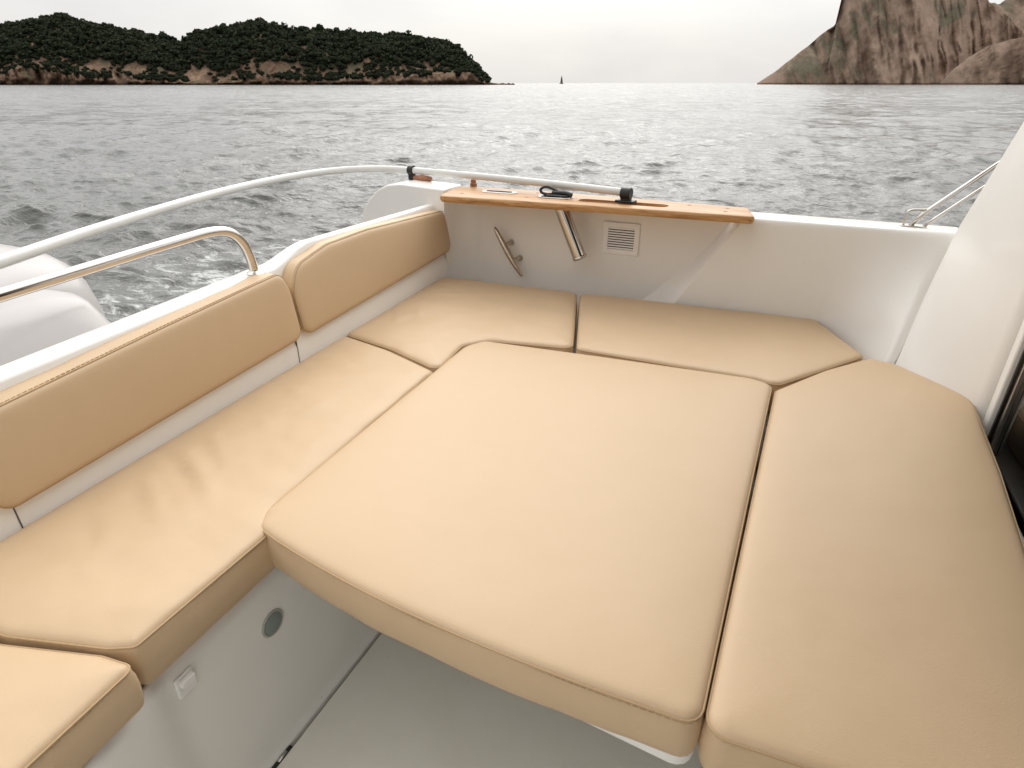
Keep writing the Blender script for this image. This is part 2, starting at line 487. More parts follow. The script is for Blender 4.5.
# hinge strip in the floor seam
bm = bmesh.new()
box_bm(bm, -.8125, -.803, .30, .575, .37, .3985)
hg = bm_obj('floor_hinge', bm, BLACK, boat, False)
bm = bmesh.new()
for i in range(6):
    y = .315 + i * .044; box_bm(bm, -.8115, -.8045, y, y + .026, .395, .4005)
bm_obj('hinge_knuckle', bm, ALU, hg)

# transom
def Zt(Y):
    if Y < 1.34: return 1.213 + .022 * Y
    if Y < 1.53:
        t = (Y - 1.34) / .19; t = t*t*(3-2*t); return 1.2425 * (1-t) + 1.288 * t
    return 1.288 - .030 * (Y - 1.53)
def Wo(Y):
    t = min(1, max(0, (Y - 1.34) / .19)); return -.142 * (1-t) - .102 * t
P = []
for Y in np.concatenate([np.linspace(-.7, 1.3, 22), np.linspace(1.32, 1.56, 12), np.linspace(1.6, 2.394, 10)]):
    x, z, w = Xb(Y), Zt(Y), Wo(Y)
    P.append([(x, Y, .80), (x, Y, 1.0), (x - .012, Y, 1.04), (x - .060, Y, z - .06), (x - .062, Y, z - .008), (x - .066, Y, z - .002), (x - .074, Y, z),
              (x + w + .012, Y, z), (x + w + .003, Y, z - .004), (x + w, Y, z - .012), (x + w - .002, Y, 1.05), (x + w - .02, Y, .6), (x + w - .06, Y, -.4)])
o = link('transom', grid_mesh('transom', np.array(P)), GEL, boat)
for y, zz in ((1.323, 1.07), (.468, 1.02)):
    bm = bmesh.new(); box_bm(bm, Xb(y) - .004, Xb(y) + .0010, y - .0013, y + .0013, .83, zz)
    bm_obj('panel_joint', bm, SEAL, boat, False)

# side moulding: recessed wall, diagonal step, sweep into the wing
ZG = 1.303
def Ex(z): return float(np.interp(z, [.80, .95, 1.13, 1.316, 1.67, 2.0, 2.3], [.340, .392, .452, .521, .614, .70, .77]))
def Ey(z): return float(np.interp(z, [.80, .95, 1.13, 1.316, 1.67, 2.3], [1.99, 2.123, 2.29, 2.45, 2.47, 2.5]))
def sst(t): t = min(1, max(0, t)); return t*t*(3-2*t)
def Yw(x, z):
    zz = (z - .943) / .332
    xr = -.345 + .193 * zz; xl = xr - .032 - .085 * max(0, 1 - zz) ** 2
    tt = min(1, max(0, (xr - x) / (xr - xl))); tt = .6*tt + .4*sst(tt); y = 2.42 + .08 * tt
    if x < -1.25:
        q = max(0, x + 1.392); r = .117
        y = 2.50 - r + math.sqrt(max(0, r*r - (r - q)**2))
    x0 = .17; ex = Ex(z)
    if x > x0:
        s = (x - x0) / (ex + .004 - x0); y = 2.42 - (2.42 - Ey(z)) * min(s, 1.0) ** 1.9 + .10 * max(0, s - 1.0)
    return y
xs = np.concatenate([np.linspace(-1.392, -1.25, 14), np.linspace(-1.24, -.56, 16), np.linspace(-.54, -.10, 260), np.linspace(-.08, .17, 8)])
zs = np.concatenate([np.linspace(.80, 1.27, 90), [1.285, 1.293, 1.299, ZG]])
rows = []
for z in zs:
    rr_ = [(x, Yw(x, min(z, 1.285)) + (0 if z < 1.286 else (.002 if z < 1.295 else (.005 if z < 1.3 else .011))), z) for x in xs]
    ex = Ex(min(z, 1.303))
    for s in np.linspace(.04, 1.10, 24):
        x = .17 + (ex + .004 - .17) * s
        rr_.append((x, Yw(x, z) + (0 if z < 1.286 else (.002 if z < 1.295 else (.005 if z < 1.3 else .011))), z))
    rows.append(rr_)
last = rows[-1]
for dy, z in ((.5, ZG), (1, ZG)):
    rows.append([(x, y + (2.552 - y) * dy, z) for x, y, _ in last])
for yy, z in ((2.558, 1.299), (2.561, 1.29), (2.561, 1.262), (2.553, 1.25), (2.60, 1.0), (2.58, .6), (2.40, .0), (2.2, -.4)):
    rows.append([(x, yy, z) for x, y, _ in last])
o = link('side_moulding', grid_mesh('side_moulding', np.array(rows)), GEL, boat)
# side deck forward of the wing
P = [[(x, 2.462, 1.05), (x, 2.462, 1.29), (x, 2.466, ZG-.002), (x, 2.550, ZG-.002), (x, 2.556, 1.297), (x, 2.561, 1.29), (x, 2.561, 1.262), (x, 2.553, 1.25), (x, 2.60, 1.0), (x, 2.58, .6), (x, 2.40, 0), (x, 2.2, -.4)] for x in np.linspace(.455, 5, 20)]
link('side_deck', grid_mesh('side_deck', np.array(P)), GEL, boat)
# stern quarter block
bm = bmesh.new()
prof = [(-1.90, .2), (-1.885, 1.0), (-1.862, 1.14), (-1.838, 1.205), (-1.80, 1.262), (-1.745, 1.308), (-1.69, 1.332), (-1.62, 1.341), (-1.393, 1.3300), (-1.393, .2)]
n = len(prof)
va = [bm.verts.new((x, 2.386, z)) for x, z in prof]; vb = [bm.verts.new((x, 2.556, z)) for x, z in prof]
bm.faces.new(va); bm.faces.new(vb[::-1])
for i in range(n): bm.faces.new((va[i], va[(i+1) % n], vb[(i+1) % n], vb[i]))
bmesh.ops.triangulate(bm, faces=[f for f in bm.faces if len(f.verts) > 4])
o = bm_obj('stern_quarter', bm, GEL, boat); bevel(o, .010, 4, 28)

# the far-from-view side of the cockpit (behind the camera) and cabin
box('near_side_wall', -1.45, .62, -.78, -.62, -.3, .93, GEL, boat, .012)  # out of view; top lowered so more light reaches the floor
wg = []
for z in np.concatenate([np.linspace(.80, 1.7, 26), np.linspace(1.75, 2.3, 8)]):
    E = np.array([Ex(z), Ey(z)]); Vv = np.array([.602, 1.822]); t = (Vv - E) / np.linalg.norm(Vv - E)
    nrm = np.array([-t[1], t[0]]); nrm = nrm if nrm.sum() > 0 else -nrm     # outboard
    T = .060; L = np.linalg.norm(Vv - E); ring = []
    CH = .036
    for k in range(8):
        s = CH + .006 + (L - CH - .006) * (1 - k / 7)
        sag = .010 * math.sin(math.pi * s / L)
        q = E + t * s + nrm * sag; ring.append((*q, z))
    for s, m_ in ((CH + .002, .0008), (CH - .002, .0032), (CH - .006, .0070), (.018, .0190), (.007, .0300), (.0025, .0350), (.0005, .041)):
        q = E + t * s + nrm * m_; ring.append((*q, z))
    q = E + nrm * T; ring.append((*q, z)); q = E + t * L + nrm * T; ring.append((*q, z))
    wg.append(ring)
o = link('cabin_wing', grid_mesh('cabin_wing', np.array(wg), close_v=True), GEL, boat)
box('bulkhead', .600, .66, 1.795, 1.835, .44, 2.30, GEL, boat, .006)
door = box('door_track', .612, .66, 1.7825, 1.794, .80, 2.28, BLACK, boat, 0)
df = box('sliding_door', .618, .650, 1.770, 1.7815, .815, 2.27, ALU, boat, .002)
bm = bmesh.new(); box_bm(bm, .628, .636, .10, 1.7695, .84, 2.26)
bm_obj('pane', bm, GLASS, df, False)
box('door_sill', .600, .665, -.62, 1.78, .44, .812, BLACK, boat, .004)
box('bulkhead_panel', .60, .66, -.62, .10, .812, 2.30, GEL, boat, .006)
box('cabin_floor', .67, 2.9, -.6, 2.3, .45, .50, WOOD, boat, 0)
box('cabin_lining', 2.9, 2.95, -.6, 2.4, .5, 2.3, WOOD, boat, 0)
box('cabin_cabinet', .95, 2.0, 1.55, 2.3, .50, 1.2, WOOD, boat, .01)
box('cabin_side', .67, 3.0, 2.30, 2.36, .5, 2.3, WOOD, boat, 0)
box('cabin_side', .67, 3.0, -.70, -.62, .3, 2.3, GEL, boat, .01)
box('shading_cabin_roof', -.12, 3.1, -.72, 2.56, 2.30, 2.37, GEL, boat, .025)  # unseen roof; its aft overhang is lengthened to shade the right cushion

# teak shelf with a pocket cut in it
def teak_shelf():
    O = round_poly([(-1.335, 2.238, .035), (-.66, 2.282, 0), (-.090, 2.302, .018), (-.128, 2.478, .025), (-.95, 2.530, 0), (-1.385, 2.512, .05)], .012)
    H = round_poly([(-.762, 2.345, .03), (-.408, 2.352, .03), (-.412, 2.418, .03), (-.768, 2.412, .03)], .008)
    z0, z1, zp = ZG + .001, ZG + .028, ZG + .012
    n, h = len(O), len(H); N = poly_normals(O); NH = poly_normals(H)
    # rounded nosing
    edge = [(-.009, z1), (-.004, z1 - .0015), (-.001, z1 - .005), (0, z1 - .010), (0, z0 + .009), (-.002, z0 + .004), (-.007, z0)]
    V, F = [], []
    top = O + N * edge[0][0]
    pts = np.concatenate([top, H])
    vs, es, fs, ov, oe, of = delaunay_2d_cdt([Vector(p) for p in pts], [], [list(range(n)), list(range(n, n+h))], 0, 1e-6)
    V = [(v.x, v.y, z1) for v in vs]
    Hc = H
    for f in fs:
        c = np.mean([(vs[i].x, vs[i].y) for i in f], 0)[None]
        if inside(c, top)[0] and not inside(c, Hc)[0]: F.append(tuple(f))
    prev = list(range(n))
    for off, z in edge[1:]:
        b = len(V); V += [(*(O[i] + N[i]*off), z) for i in range(n)]; cur = list(range(b, b+n))
        F += [(prev[i], cur[i], cur[(i+1) % n], prev[(i+1) % n]) for i in range(n)]; prev = cur
    F.append(tuple(prev[::-1]))
    b = len(V); V += [(*(H[i] - NH[i]*.002), zp) for i in range(h)]
    F += [(n+i, n+(i+1) % h, b+(i+1) % h, b+i) for i in range(h)]
    F.append(tuple(range(b, b+h)))
    me = mesh_from('teak_shelf', V, F)
    bm = bmesh.new(); bm.from_mesh(me); bmesh.ops.recalc_face_normals(bm, faces=bm.faces); bm.to_mesh(me); bm.free()
    o = link('teak_shelf', me, TEAK, boat)
    m = o.modifiers.new('es', 'EDGE_SPLIT'); m.split_angle = R(38)
    return o
shelf = teak_shelf()
ZT = ZG + .028
# stadium fittings on the shelf
def stadium(cx, cy, L, W, rot=0, n=14):
    out = []
    for k in range(n + 1):
        a = -90 + 180 * k / n; out.append((L/2 - W/2 + W/2*math.cos(R(a)), W/2*math.sin(R(a))))
    for k in range(n + 1):
        a = 90 + 180 * k / n; out.append((-L/2 + W/2 + W/2*math.cos(R(a)), W/2*math.sin(R(a))))
    c, s = math.cos(rot), math.sin(rot)
    return [(cx + x*c - y*s, cy + x*s + y*c) for x, y in out]
def plate(name, cx, cy, L, W, z0, z1, mat, parent, rot=0, bev=.002):
    O = stadium(cx, cy, L, W, rot); n = len(O)
    V = [(x, y, z0) for x, y in O] + [(x, y, z1) for x, y in O]
    F = [tuple(range(n))[::-1], tuple(range(n, 2*n))] + [(i, (i+1) % n, n+(i+1) % n, n+i) for i in range(n)]
    o = link(name, mesh_from(name, V, F), mat, parent); bevel(o, bev, 2); return o
fp = plate('flush_fitting', -1.135, 2.415, .165, .062, ZT - .002, ZT + .004, STEEL, boat, .03)
plate('slot', -1.135, 2.415, .118, .022, ZT + .0035, ZT + .0052, DARK, fp, .03, .0005)
# teak plugs over the screw heads
for px_, py_ in ((-.20, 2.36), (-.20, 2.43), (-1.27, 2.33), (-.98, 2.35), (-.98, 2.47), (-.34, 2.44)):
    lathe('wood_plug', [(.0075, -.001), (.0075, .0007), (.006, .0009)], PLUG, shelf, 16, Matrix.Translation((px_, py_, ZT)))
# rod holder
top = Vector((-.862, 2.392, ZT + .002)); bot = Vector((-.756, 2.405, 1.088))
rh = tube('rod_holder', [top, bot], .0290, STEEL, boat, 32)
m = rh.modifiers.new('es', 'EDGE_SPLIT'); m.split_angle = R(50)
plate('flange', -.872, 2.392, .150, .072, ZT - .001, ZT + .005, STEEL, rh, .03)
dz = (bot - top).normalized()
tube('end_rim', [bot - dz * .012, bot + dz * .001], .0305, STEEL, rh, 32)
cp = plate('cap', -.862, 2.394, .10, .046, ZT + .005, ZT + .013, BLACK, rh, .03, .004)
tube('strap', smooth_path([(-.835, 2.40, ZT + .012), (-.86, 2.40, ZT + .022), (-.885, 2.405, ZT + .030), (-.915, 2.405, ZT + .038), (-.938, 2.40, ZT + .028), (-.932, 2.398, ZT + .014), (-.905, 2.395, ZT + .010), (-.87, 2.392, ZT + .016)], 8), .0058, BLACK, rh, 10)
# knurled stub at the end of the shelf
tube('strap', smooth_path([(-.80, 2.395, ZT + .012), (-.83, 2.395, ZT + .018), (-.86, 2.395, ZT + .018), (-.885, 2.395, ZT + .016)], 8), .009, BLACK, rh, 10)
# cleat on the recessed wall
a, b = Vector((-1.176, 2.445, 1.172)), Vector((-1.042, 2.445, .963))
ax = (b - a).normalized()
bar = [a + (b - a) * t for t in np.linspace(0, 1, 25)]
bar = [p + Vector((0, .006 * ((i - 12) / 12)**2, 0)) for i, p in enumerate(bar)]
rad = [.0050 + .0095 * math.sin(math.pi * min(1, max(0, i / 24)))**.6 for i in range(25)]
cl = link('mooring_cleat', tube_mesh('mooring_cleat', bar, rad, 12), BRONZE, boat)
for t in (.34, .66):
    p = a + (b - a) * t
    tube('post', [p, p + Vector((.012, .028, 0)), p + Vector((.016, .0565, 0))], [.0075, .0085, .013], BRONZE, cl, 14)
    lathe('bolt_head', [(.012, -.003), (.012, .003), (.008, .006)], BRONZE, cl, 16, Matrix.Translation(p + Vector((.016, .052, 0))) @ Matrix.Rotation(R(90), 4, 'X'))
# louvred vent
vt = empty('louvre_vent', (0, 0, 0)); vt.parent = boat
x0, x1, zz0, zz1 = -.688, -.532, 1.098, 1.232
def vent_frame():
    bm = bmesh.new(); b_ = .022
    box_bm(bm, x0, x1, 2.490, 2.502, zz0, zz0 + b_); box_bm(bm, x0, x1, 2.490, 2.502, zz1 - b_, zz1)
    box_bm(bm, x0, x0 + b_, 2.4905, 2.5015, zz0 + b_*.9, zz1 - b_*.9); box_bm(bm, x1 - b_, x1, 2.4905, 2.5015, zz0 + b_*.9, zz1 - b_*.9)
    o = bm_obj('vent_frame', bm, WHITE, vt); bevel(o, .003)
vent_frame()
bm = bmesh.new(); box_bm(bm, x0 + .02, x1 - .02, 2.4975, 2.4992, zz0 + .02, zz1 - .02)
bm_obj('vent_duct', bm, DARK, vt, False)
bm = bmesh.new()
for i in range(9):
    z = zz0 + .0265 + i * .0102
    mt = Matrix.Translation(((x0+x1)/2, 2.4935, z)) @ Matrix.Rotation(R(-14), 4, 'X')
    box_bm(bm, -.0575, .0575, -.0016, .0016, -.0030, .0030, mt)
bm_obj('louvres', bm, WHITE, vt, False)

# white tubular rail that swings round the stern
pth = smooth_path([(-1.30, -.3, 1.365), (-1.48, .35, 1.378), (-1.638, .767, 1.38), (-1.778, 1.103, 1.38), (-1.92, 1.55, 1.382), (-1.995, 1.90, 1.382), (-2.01, 2.18, 1.382), (-1.955, 2.40, 1.382), (-1.83, 2.52, 1.381), (-1.68, 2.545, 1.380), (-1.44, 2.525, 1.379), (-1.162, 2.487, 1.377), (-.864, 2.440, 1.374), (-.575, 2.392, 1.369)], 10)
rl = link('stern_rail', tube_mesh('stern_rail', pth, .0150, 20), RAILM, boat)
rl['label'] = 'white tubular rail held by two black clamps'
def clamp(p, d, h, base):
    c = Vector(p); d = Vector(d).normalized(); s = Vector((-d.y, d.x, 0))
    cr = []
    for i in range(28):
        aa = 2*math.pi*i/28; cr.append((math.cos(aa), math.sin(aa)))
    V, F = [], []
    for w in (-h, h):
        for rr_ in (.0225,):
            V += [c + d*w + s*x*rr_ + Vector((0, 0, y*rr_)) for x, y in cr]
    n = 28
    F = [tuple(range(n))[::-1], tuple(range(n, 2*n))] + [(i, (i+1) % n, n+(i+1) % n, n+i) for i in range(n)]
    bm = bmesh.new(); vv = [bm.verts.new(v) for v in V]
    for f in F: bm.faces.new([vv[i] for i in f])
    M = Matrix(((d.x, s.x, 0, c.x), (d.y, s.y, 0, c.y), (0, 0, 1, c.z), (0, 0, 0, 1)))
    box_bm(bm, -h*.98, h*.98, -.013, .013, base - c.z, -.01, M)
    if base < 1.335: box_bm(bm, -h*1.9, h*1.9, -.022, .022, base - c.z, base - c.z + .010, M)
    o = bm_obj('rail_clamp', bm, BLACK, rl); bevel(o, .003)
clamp((-.578, 2.394, 1.366), (1, -.16, 0), .020, ZT)
clamp((-1.655, 2.545, 1.380), (1, -.04, 0), .014, 1.337)
# leather pad and the teak plug under the rail
o = tube('rail_pad', [(-1.635, 2.535, 1.348), (-1.59, 2.53, 1.350), (-1.54, 2.53, 1.348)], [.011, .0155, .010], LEATH, boat, 14)
lathe('turned_plug', [(.014, 0), (.016, .006), (.016, .014), (.012, .018), (.012, .03), (.009, .033)], LEATH, boat, 20, Matrix.Translation((-1.318, 2.530, ZT - .004)))
# steel grab rail on the transom
pth = smooth_path([(-1.29, -.45, 1.24), (-1.295, -.40, 1.33), (-1.32, -.3, 1.36), (-1.355, .1, 1.364), (-1.385, .45, 1.368), (-1.40, .80, 1.379), (-1.412, 1.06, 1.387), (-1.418, 1.17, 1.387), (-1.42, 1.232, 1.373), (-1.42, 1.270, 1.335), (-1.419, 1.286, 1.285), (-1.418, 1.290, Zt(1.29) - .003)], 10)
gr = link('grab_rail', tube_mesh('grab_rail', pth, .0138, 24), STEEL, boat)
lathe('rail_foot', [(.027, 0), (.027, .003), (.018, .007), (.0145, .010)], STEEL, gr, 32, Matrix.Translation((-1.412, 1.290, Zt(1.29))))
# side-deck rail by the wing
pr = tube('deck_rail', [(.405, 2.50, ZG), (.44, 2.50, 1.352), (.60, 2.515, 1.515), (.95, 2.52, 1.82), (1.6, 2.52, 1.92), (3.0, 2.5, 1.95)], .0072, STEEL, boat, 16)
tube('stay', [(.445, 2.50, ZG), (.475, 2.50, 1.336), (.615, 2.515, 1.475), (1.0, 2.52, 1.78)], .0052, STEEL, pr, 12)
tube('loop', smooth_path([(.385, 2.50, ZG), (.388, 2.50, 1.345), (.398, 2.50, 1.357), (.43, 2.50, 1.360), (.455, 2.50, 1.362)], 6), .0042, STEEL, pr, 10)
plate('rail_base', .415, 2.50, .085, .034, ZG - .001, ZG + .005, STEEL, pr, 0, .002)

# ------------------------------------------------------------------ outboard motor
eng = empty('outboard_motor', (-2.15, .90, .2))
tag(eng, 'pale grey outboard motor behind the transom at the left edge', 'outboard motor')
def superloft(name, cx, cy, stations, mat, parent, seg=56, off=(-2.15, .90, .2)):
    """stations: (z, x0, x1, half width, exponent)"""
    P = []
    for (z, xa, xb, hw, e, tilt) in stations:
        ring = []
        for k in range(seg):
            a = 2*math.pi*k/seg; c, s = math.cos(a), math.sin(a)
            x = (xa + xb)/2 + (xb - xa)/2 * math.copysign(abs(c)**(2/e), c)
            y = cy + hw * math.copysign(abs(s)**(2/e), s)
            ring.append((x - off[0], y - off[1], z - off[2] + tilt * (x - (xa+xb)/2)))
        P.append(ring)
    A = np.array(P); me = grid_mesh(name, A, close_v=True)
    o = link(name, me, mat, parent); 
    bm = bmesh.new(); bm.from_mesh(me); bm.verts.ensure_lookup_table()
    n = len(P)
    bm.faces.new([bm.verts[i] for i in range(seg)][::-1]); bm.faces.new([bm.verts[(n-1)*seg + i] for i in range(seg)])
    bmesh.ops.recalc_face_normals(bm, faces=bm.faces)
    bm.to_mesh(me); bm.free(); me.polygons.foreach_set('use_smooth', [True]*len(me.polygons))
    return o
superloft('cowling', 0, .90, [(.62, -2.48, -1.92, .22, 3, 0), (.75, -2.56, -1.88, .27, 3, 0), (.95, -2.60, -1.87, .295, 3.2, 0), (1.10, -2.60, -1.88, .295, 3.2, -.02), (1.19, -2.57, -1.90, .285, 3, -.04), (1.235, -2.54, -1.93, .27, 2.8, -.05), (1.262, -2.50, -1.97, .245, 2.6, -.05), (1.282, -2.44, -2.02, .20, 2.5, -.05), (1.295, -2.36, -2.10, .13, 2.4, -.05), (1.299, -2.27, -2.18, .04, 2.2, -.05)], COWL, eng)
superloft('cowling_shell', 0, .815, [(.60, -2.05, -1.74, .20, 2.6, 0), (.80, -2.08, -1.70, .235, 2.6, 0), (.98, -2.10, -1.70, .25, 4.2, 0), (1.10, -2.10, -1.712, .25, 4.4, 0), (1.118, -2.10, -1.728, .246, 4.4, 0), (1.175, -2.10, -1.775, .234, 4.0, .02), (1.19, -2.10, -1.80, .222, 3.6, .03), (1.219, -2.10, -1.87, .16, 2.3, .03), (1.225, -2.09, -1.93, .10, 2.2, .03), (1.227, -2.06, -1.98, .04, 2, 0)], COWL, eng)
superloft('cowling_seam', 0, .815, [(1.028, -2.10, -1.700, .2505, 4.2, 0), (1.031, -2.10, -1.697, .2535, 4.2, 0), (1.037, -2.10, -1.697, .2535, 4.2, 0), (1.040, -2.10, -1.700, .2505, 4.2, 0)], COWLD, eng)
superloft('cowling_trim', 0, .90, [(.66, -2.63, -1.86, .292, 3.2, 0), (.70, -2.635, -1.855, .302, 3.2, 0), (.74, -2.63, -1.86, .303, 3.2, 0)], COWLD, eng)
superloft('midsection', 0, .90, [(-.5, -2.30, -2.02, .06, 2, 0), (.2, -2.36, -1.98, .09, 2.4, 0), (.63, -2.45, -1.92, .18, 2.8, 0)], COWLD, eng)
box('mounting_bracket', .18, .62, -.09, .09, .05, .62, COWLD, eng, .02)

# ------------------------------------------------------------------ directions for far things
YAW = R(24)
RX, RY = math.cos(YAW), math.sin(YAW); FX, FY = -math.sin(YAW), math.cos(YAW)
def far(lat, dist): return lat*RX + dist*FX, lat*RY + dist*FY

# ------------------------------------------------------------------ sea
def sea_mat():
    m, nt, b = new_mat('sea_water')
    tc = nd(nt, 'ShaderNodeTexCoord')
    b.inputs['IOR'].default_value = 1.333
    b.inputs['Roughness'].default_value = .07
    def mapped(rot, sc):
        mp = nd(nt, 'ShaderNodeMapping'); mp.inputs['Rotation'].default_value = (0, 0, R(rot)); mp.inputs['Scale'].default_value = sc
        nt.links.new(tc.outputs['Object'], mp.inputs[0]); return mp.outputs[0]
    prev = None
    ds = nd(nt, 'ShaderNodeVectorMath', operation='LENGTH'); nt.links.new(tc.outputs['Object'], ds.inputs[0])
    for rot, sc, s, dist, det, ra, rb, lo_ in ((-10, (.8, 1.4, 1), 3.4, .050, 4, 3, 20, .8), (-30, (1, 1.3, 1), 12, .016, 3, 3, 20, 1)):
        n = nd(nt, 'ShaderNodeTexNoise', Scale=float(s), Detail=float(det), Roughness=.55, Distortion=.35)
        nt.links.new(mapped(rot, sc), n.inputs['Vector'])
        bp = nd(nt, 'ShaderNodeBump', Distance=dist)
        st = nd(nt, 'ShaderNodeMapRange'); st.inputs['From Min'].default_value = ra; st.inputs['From Max'].default_value = rb; st.inputs['To Min'].default_value = lo_
        nt.links.new(ds.outputs['Value'], st.inputs['Value']); nt.links.new(st.outputs[0], bp.inputs['Strength'])
        nt.links.new(n.outputs['Fac'], bp.inputs['Height'])
        if prev: nt.links.new(prev, bp.inputs['Normal'])
        prev = bp.outputs[0]
    acc = prev
    for rot, sc, s, wgt, ra, rb, lo_ in ((-24, (.5, 1.4, 1), .14, .22, 40, 140, 0), (-33, (.5, 1.5, 1), .5, .62, 14, 60, .0), (-12, (.6, 1.5, 1), 1.7, .95, 7, 45, .1), (-28, (.7, 1.3, 1), 5.5, .7, 4, 30, .45)):
        n = nd(nt, 'ShaderNodeTexNoise', Scale=float(s), Detail=3.0, Roughness=.6, Distortion=.3)
        nt.links.new(mapped(rot, sc), n.inputs['Vector'])
        sb = nd(nt, 'ShaderNodeVectorMath', operation='SUBTRACT'); sb.inputs[1].default_value = (.5, .5, .5); nt.links.new(n.outputs['Color'], sb.inputs[0])
        fl_ = nd(nt, 'ShaderNodeVectorMath', operation='MULTIPLY'); fl_.inputs[1].default_value = (wgt, wgt, 0); nt.links.new(sb.outputs[0], fl_.inputs[0])
        st = nd(nt, 'ShaderNodeMapRange'); st.inputs['From Min'].default_value = ra; st.inputs['From Max'].default_value = rb; st.inputs['To Min'].default_value = lo_
        nt.links.new(ds.outputs['Value'], st.inputs['Value'])
        sc_ = nd(nt, 'ShaderNodeVectorMath', operation='SCALE'); nt.links.new(fl_.outputs[0], sc_.inputs[0]); nt.links.new(st.outputs[0], sc_.inputs['Scale'])
        ad = nd(nt, 'ShaderNodeVectorMath', operation='ADD'); nt.links.new(acc, ad.inputs[0]); nt.links.new(sc_.outputs[0], ad.inputs[1]); acc = ad.outputs[0]
    nz = nd(nt, 'ShaderNodeVectorMath', operation='NORMALIZE'); nt.links.new(acc, nz.inputs[0])
    nt.links.new(nz.outputs[0], b.inputs['Normal'])
    # churned foam of the boat's own wash, lying behind the stern
    mp = nd(nt, 'ShaderNodeMapping', vector_type='POINT')
    mp.inputs['Location'].default_value = (-.02, -.74, 0); mp.inputs['Scale'].default_value = (.16, .16, 1)
    vm = nd(nt, 'ShaderNodeVectorMath', operation='DISTANCE'); vm.inputs[1].default_value = (-4.6, 4.2, 0)
    nt.links.new(tc.outputs['Object'], vm.inputs[0])
    fall = nd(nt, 'ShaderNodeMapRange'); fall.inputs['From Min'].default_value = .3; fall.inputs['From Max'].default_value = 4.2
    fall.inputs['To Min'].default_value = .15; fall.inputs['To Max'].default_value = -.12
    nt.links.new(vm.outputs['Value'], fall.inputs['Value'])
    n = nd(nt, 'ShaderNodeTexNoise', Scale=2.4, Detail=10.0, Roughness=.74, Distortion=1.2)
    nt.links.new(mapped(-60, (1.0, 2.3, 1)), n.inputs['Vector'])
    add = nd(nt, 'ShaderNodeMath', operation='ADD'); nt.links.new(n.outputs['Fac'], add.inputs[0]); nt.links.new(fall.outputs[0], add.inputs[1])
    fm = ramp(nt, add.outputs[0], [(.60, (0, 0, 0)), (.665, (.4, .4, .4)), (.75, (1, 1, 1))])
    mx = nd(nt, 'ShaderNodeMix', data_type='RGBA')
    mx.inputs[6].default_value = (.088, .089, .081, 1); mx.inputs[7].default_value = (.62, .64, .62, 1)
    nt.links.new(fm, mx.inputs[0]); nt.links.new(mx.outputs[2], b.inputs['Base Color'])
    r1 = nd(nt, 'ShaderNodeMapRange'); r1.inputs['From Min'].default_value = 5; r1.inputs['From Max'].default_value = 90; r1.inputs['To Min'].default_value = .09; r1.inputs['To Max'].default_value = .19
    nt.links.new(ds.outputs['Value'], r1.inputs['Value'])      # ripples too small to model roughen the far water
    rr = nd(nt, 'ShaderNodeMix', data_type='FLOAT'); nt.links.new(fm, rr.inputs[0]); nt.links.new(r1.outputs[0], rr.inputs[2]); rr.inputs[3].default_value = .7
    nt.links.new(rr.outputs[0], b.inputs['Roughness'])
    return m

def build_sea():
    r = [1.6]
    while r[-1] < 9000:
        q = r[-1]; dr = max(.032, q*q * .00036)
        if q > 40: dr = min(dr, .75 + max(0, q - 160) * .008)
        if q > 800: dr = q * .02
        r.append(q + dr)
    r = np.array(r)
    view = 90 + 24
    a = np.concatenate([np.arange(view - 60, view + 60, .11), np.arange(view + 60, view + 300, 1.6)])
    A, Rr = np.meshgrid(np.radians(a), r, indexing='ij')
    x = Rr*np.cos(A); y = Rr*np.sin(A)
    dr = np.gradient(r)[None, :] * np.ones_like(x); da = np.radians(.11) * Rr
    cell = np.maximum(dr, da)
    z = np.zeros_like(x); dx = np.zeros_like(x); dy = np.zeros_like(x)
    g = np.random.default_rng(21)
    wind = math.atan2(-1.0, .45)         # waves run roughly towards the boat
    lam = np.exp(g.uniform(math.log(.17), math.log(12), 150)); lam.sort()
    for L in lam:
        th = wind + g.normal(0, .7 if L < 2 else .4)
        k = 2*math.pi/L; amp = .0150 * (L ** .93) * g.uniform(.5, 1.2) / 2.7
        amp *= (1.75 if L < 1.3 else max(.45, 1.75 * (1.3 / L) ** 1.0))
        if L > 5: amp *= 5 / L
        fade = np.clip((L / (cell * 2.2)) - .6, 0, 1)
        # waves come in groups
        grp = .65 + .35*np.sin(k*.13*(x*math.cos(th+.8) + y*math.sin(th+.8)) + g.uniform(0, 6.28))
        ph = k*(x*math.cos(th) + y*math.sin(th)) + g.uniform(0, 6.28)
        am = amp*fade*grp
        z += am*np.cos(ph); dx -= .85*am*np.sin(ph)*math.cos(th); dy -= .85*am*np.sin(ph)*math.sin(th)
    P = np.stack([x + dx, y + dy, z], -1)
    # close the sheet under the boat
    me = grid_mesh('sea', P, close_u=True)
    o = link('sea', me, sea_mat()); tag(o, kind='structure')
    return o
build_sea()

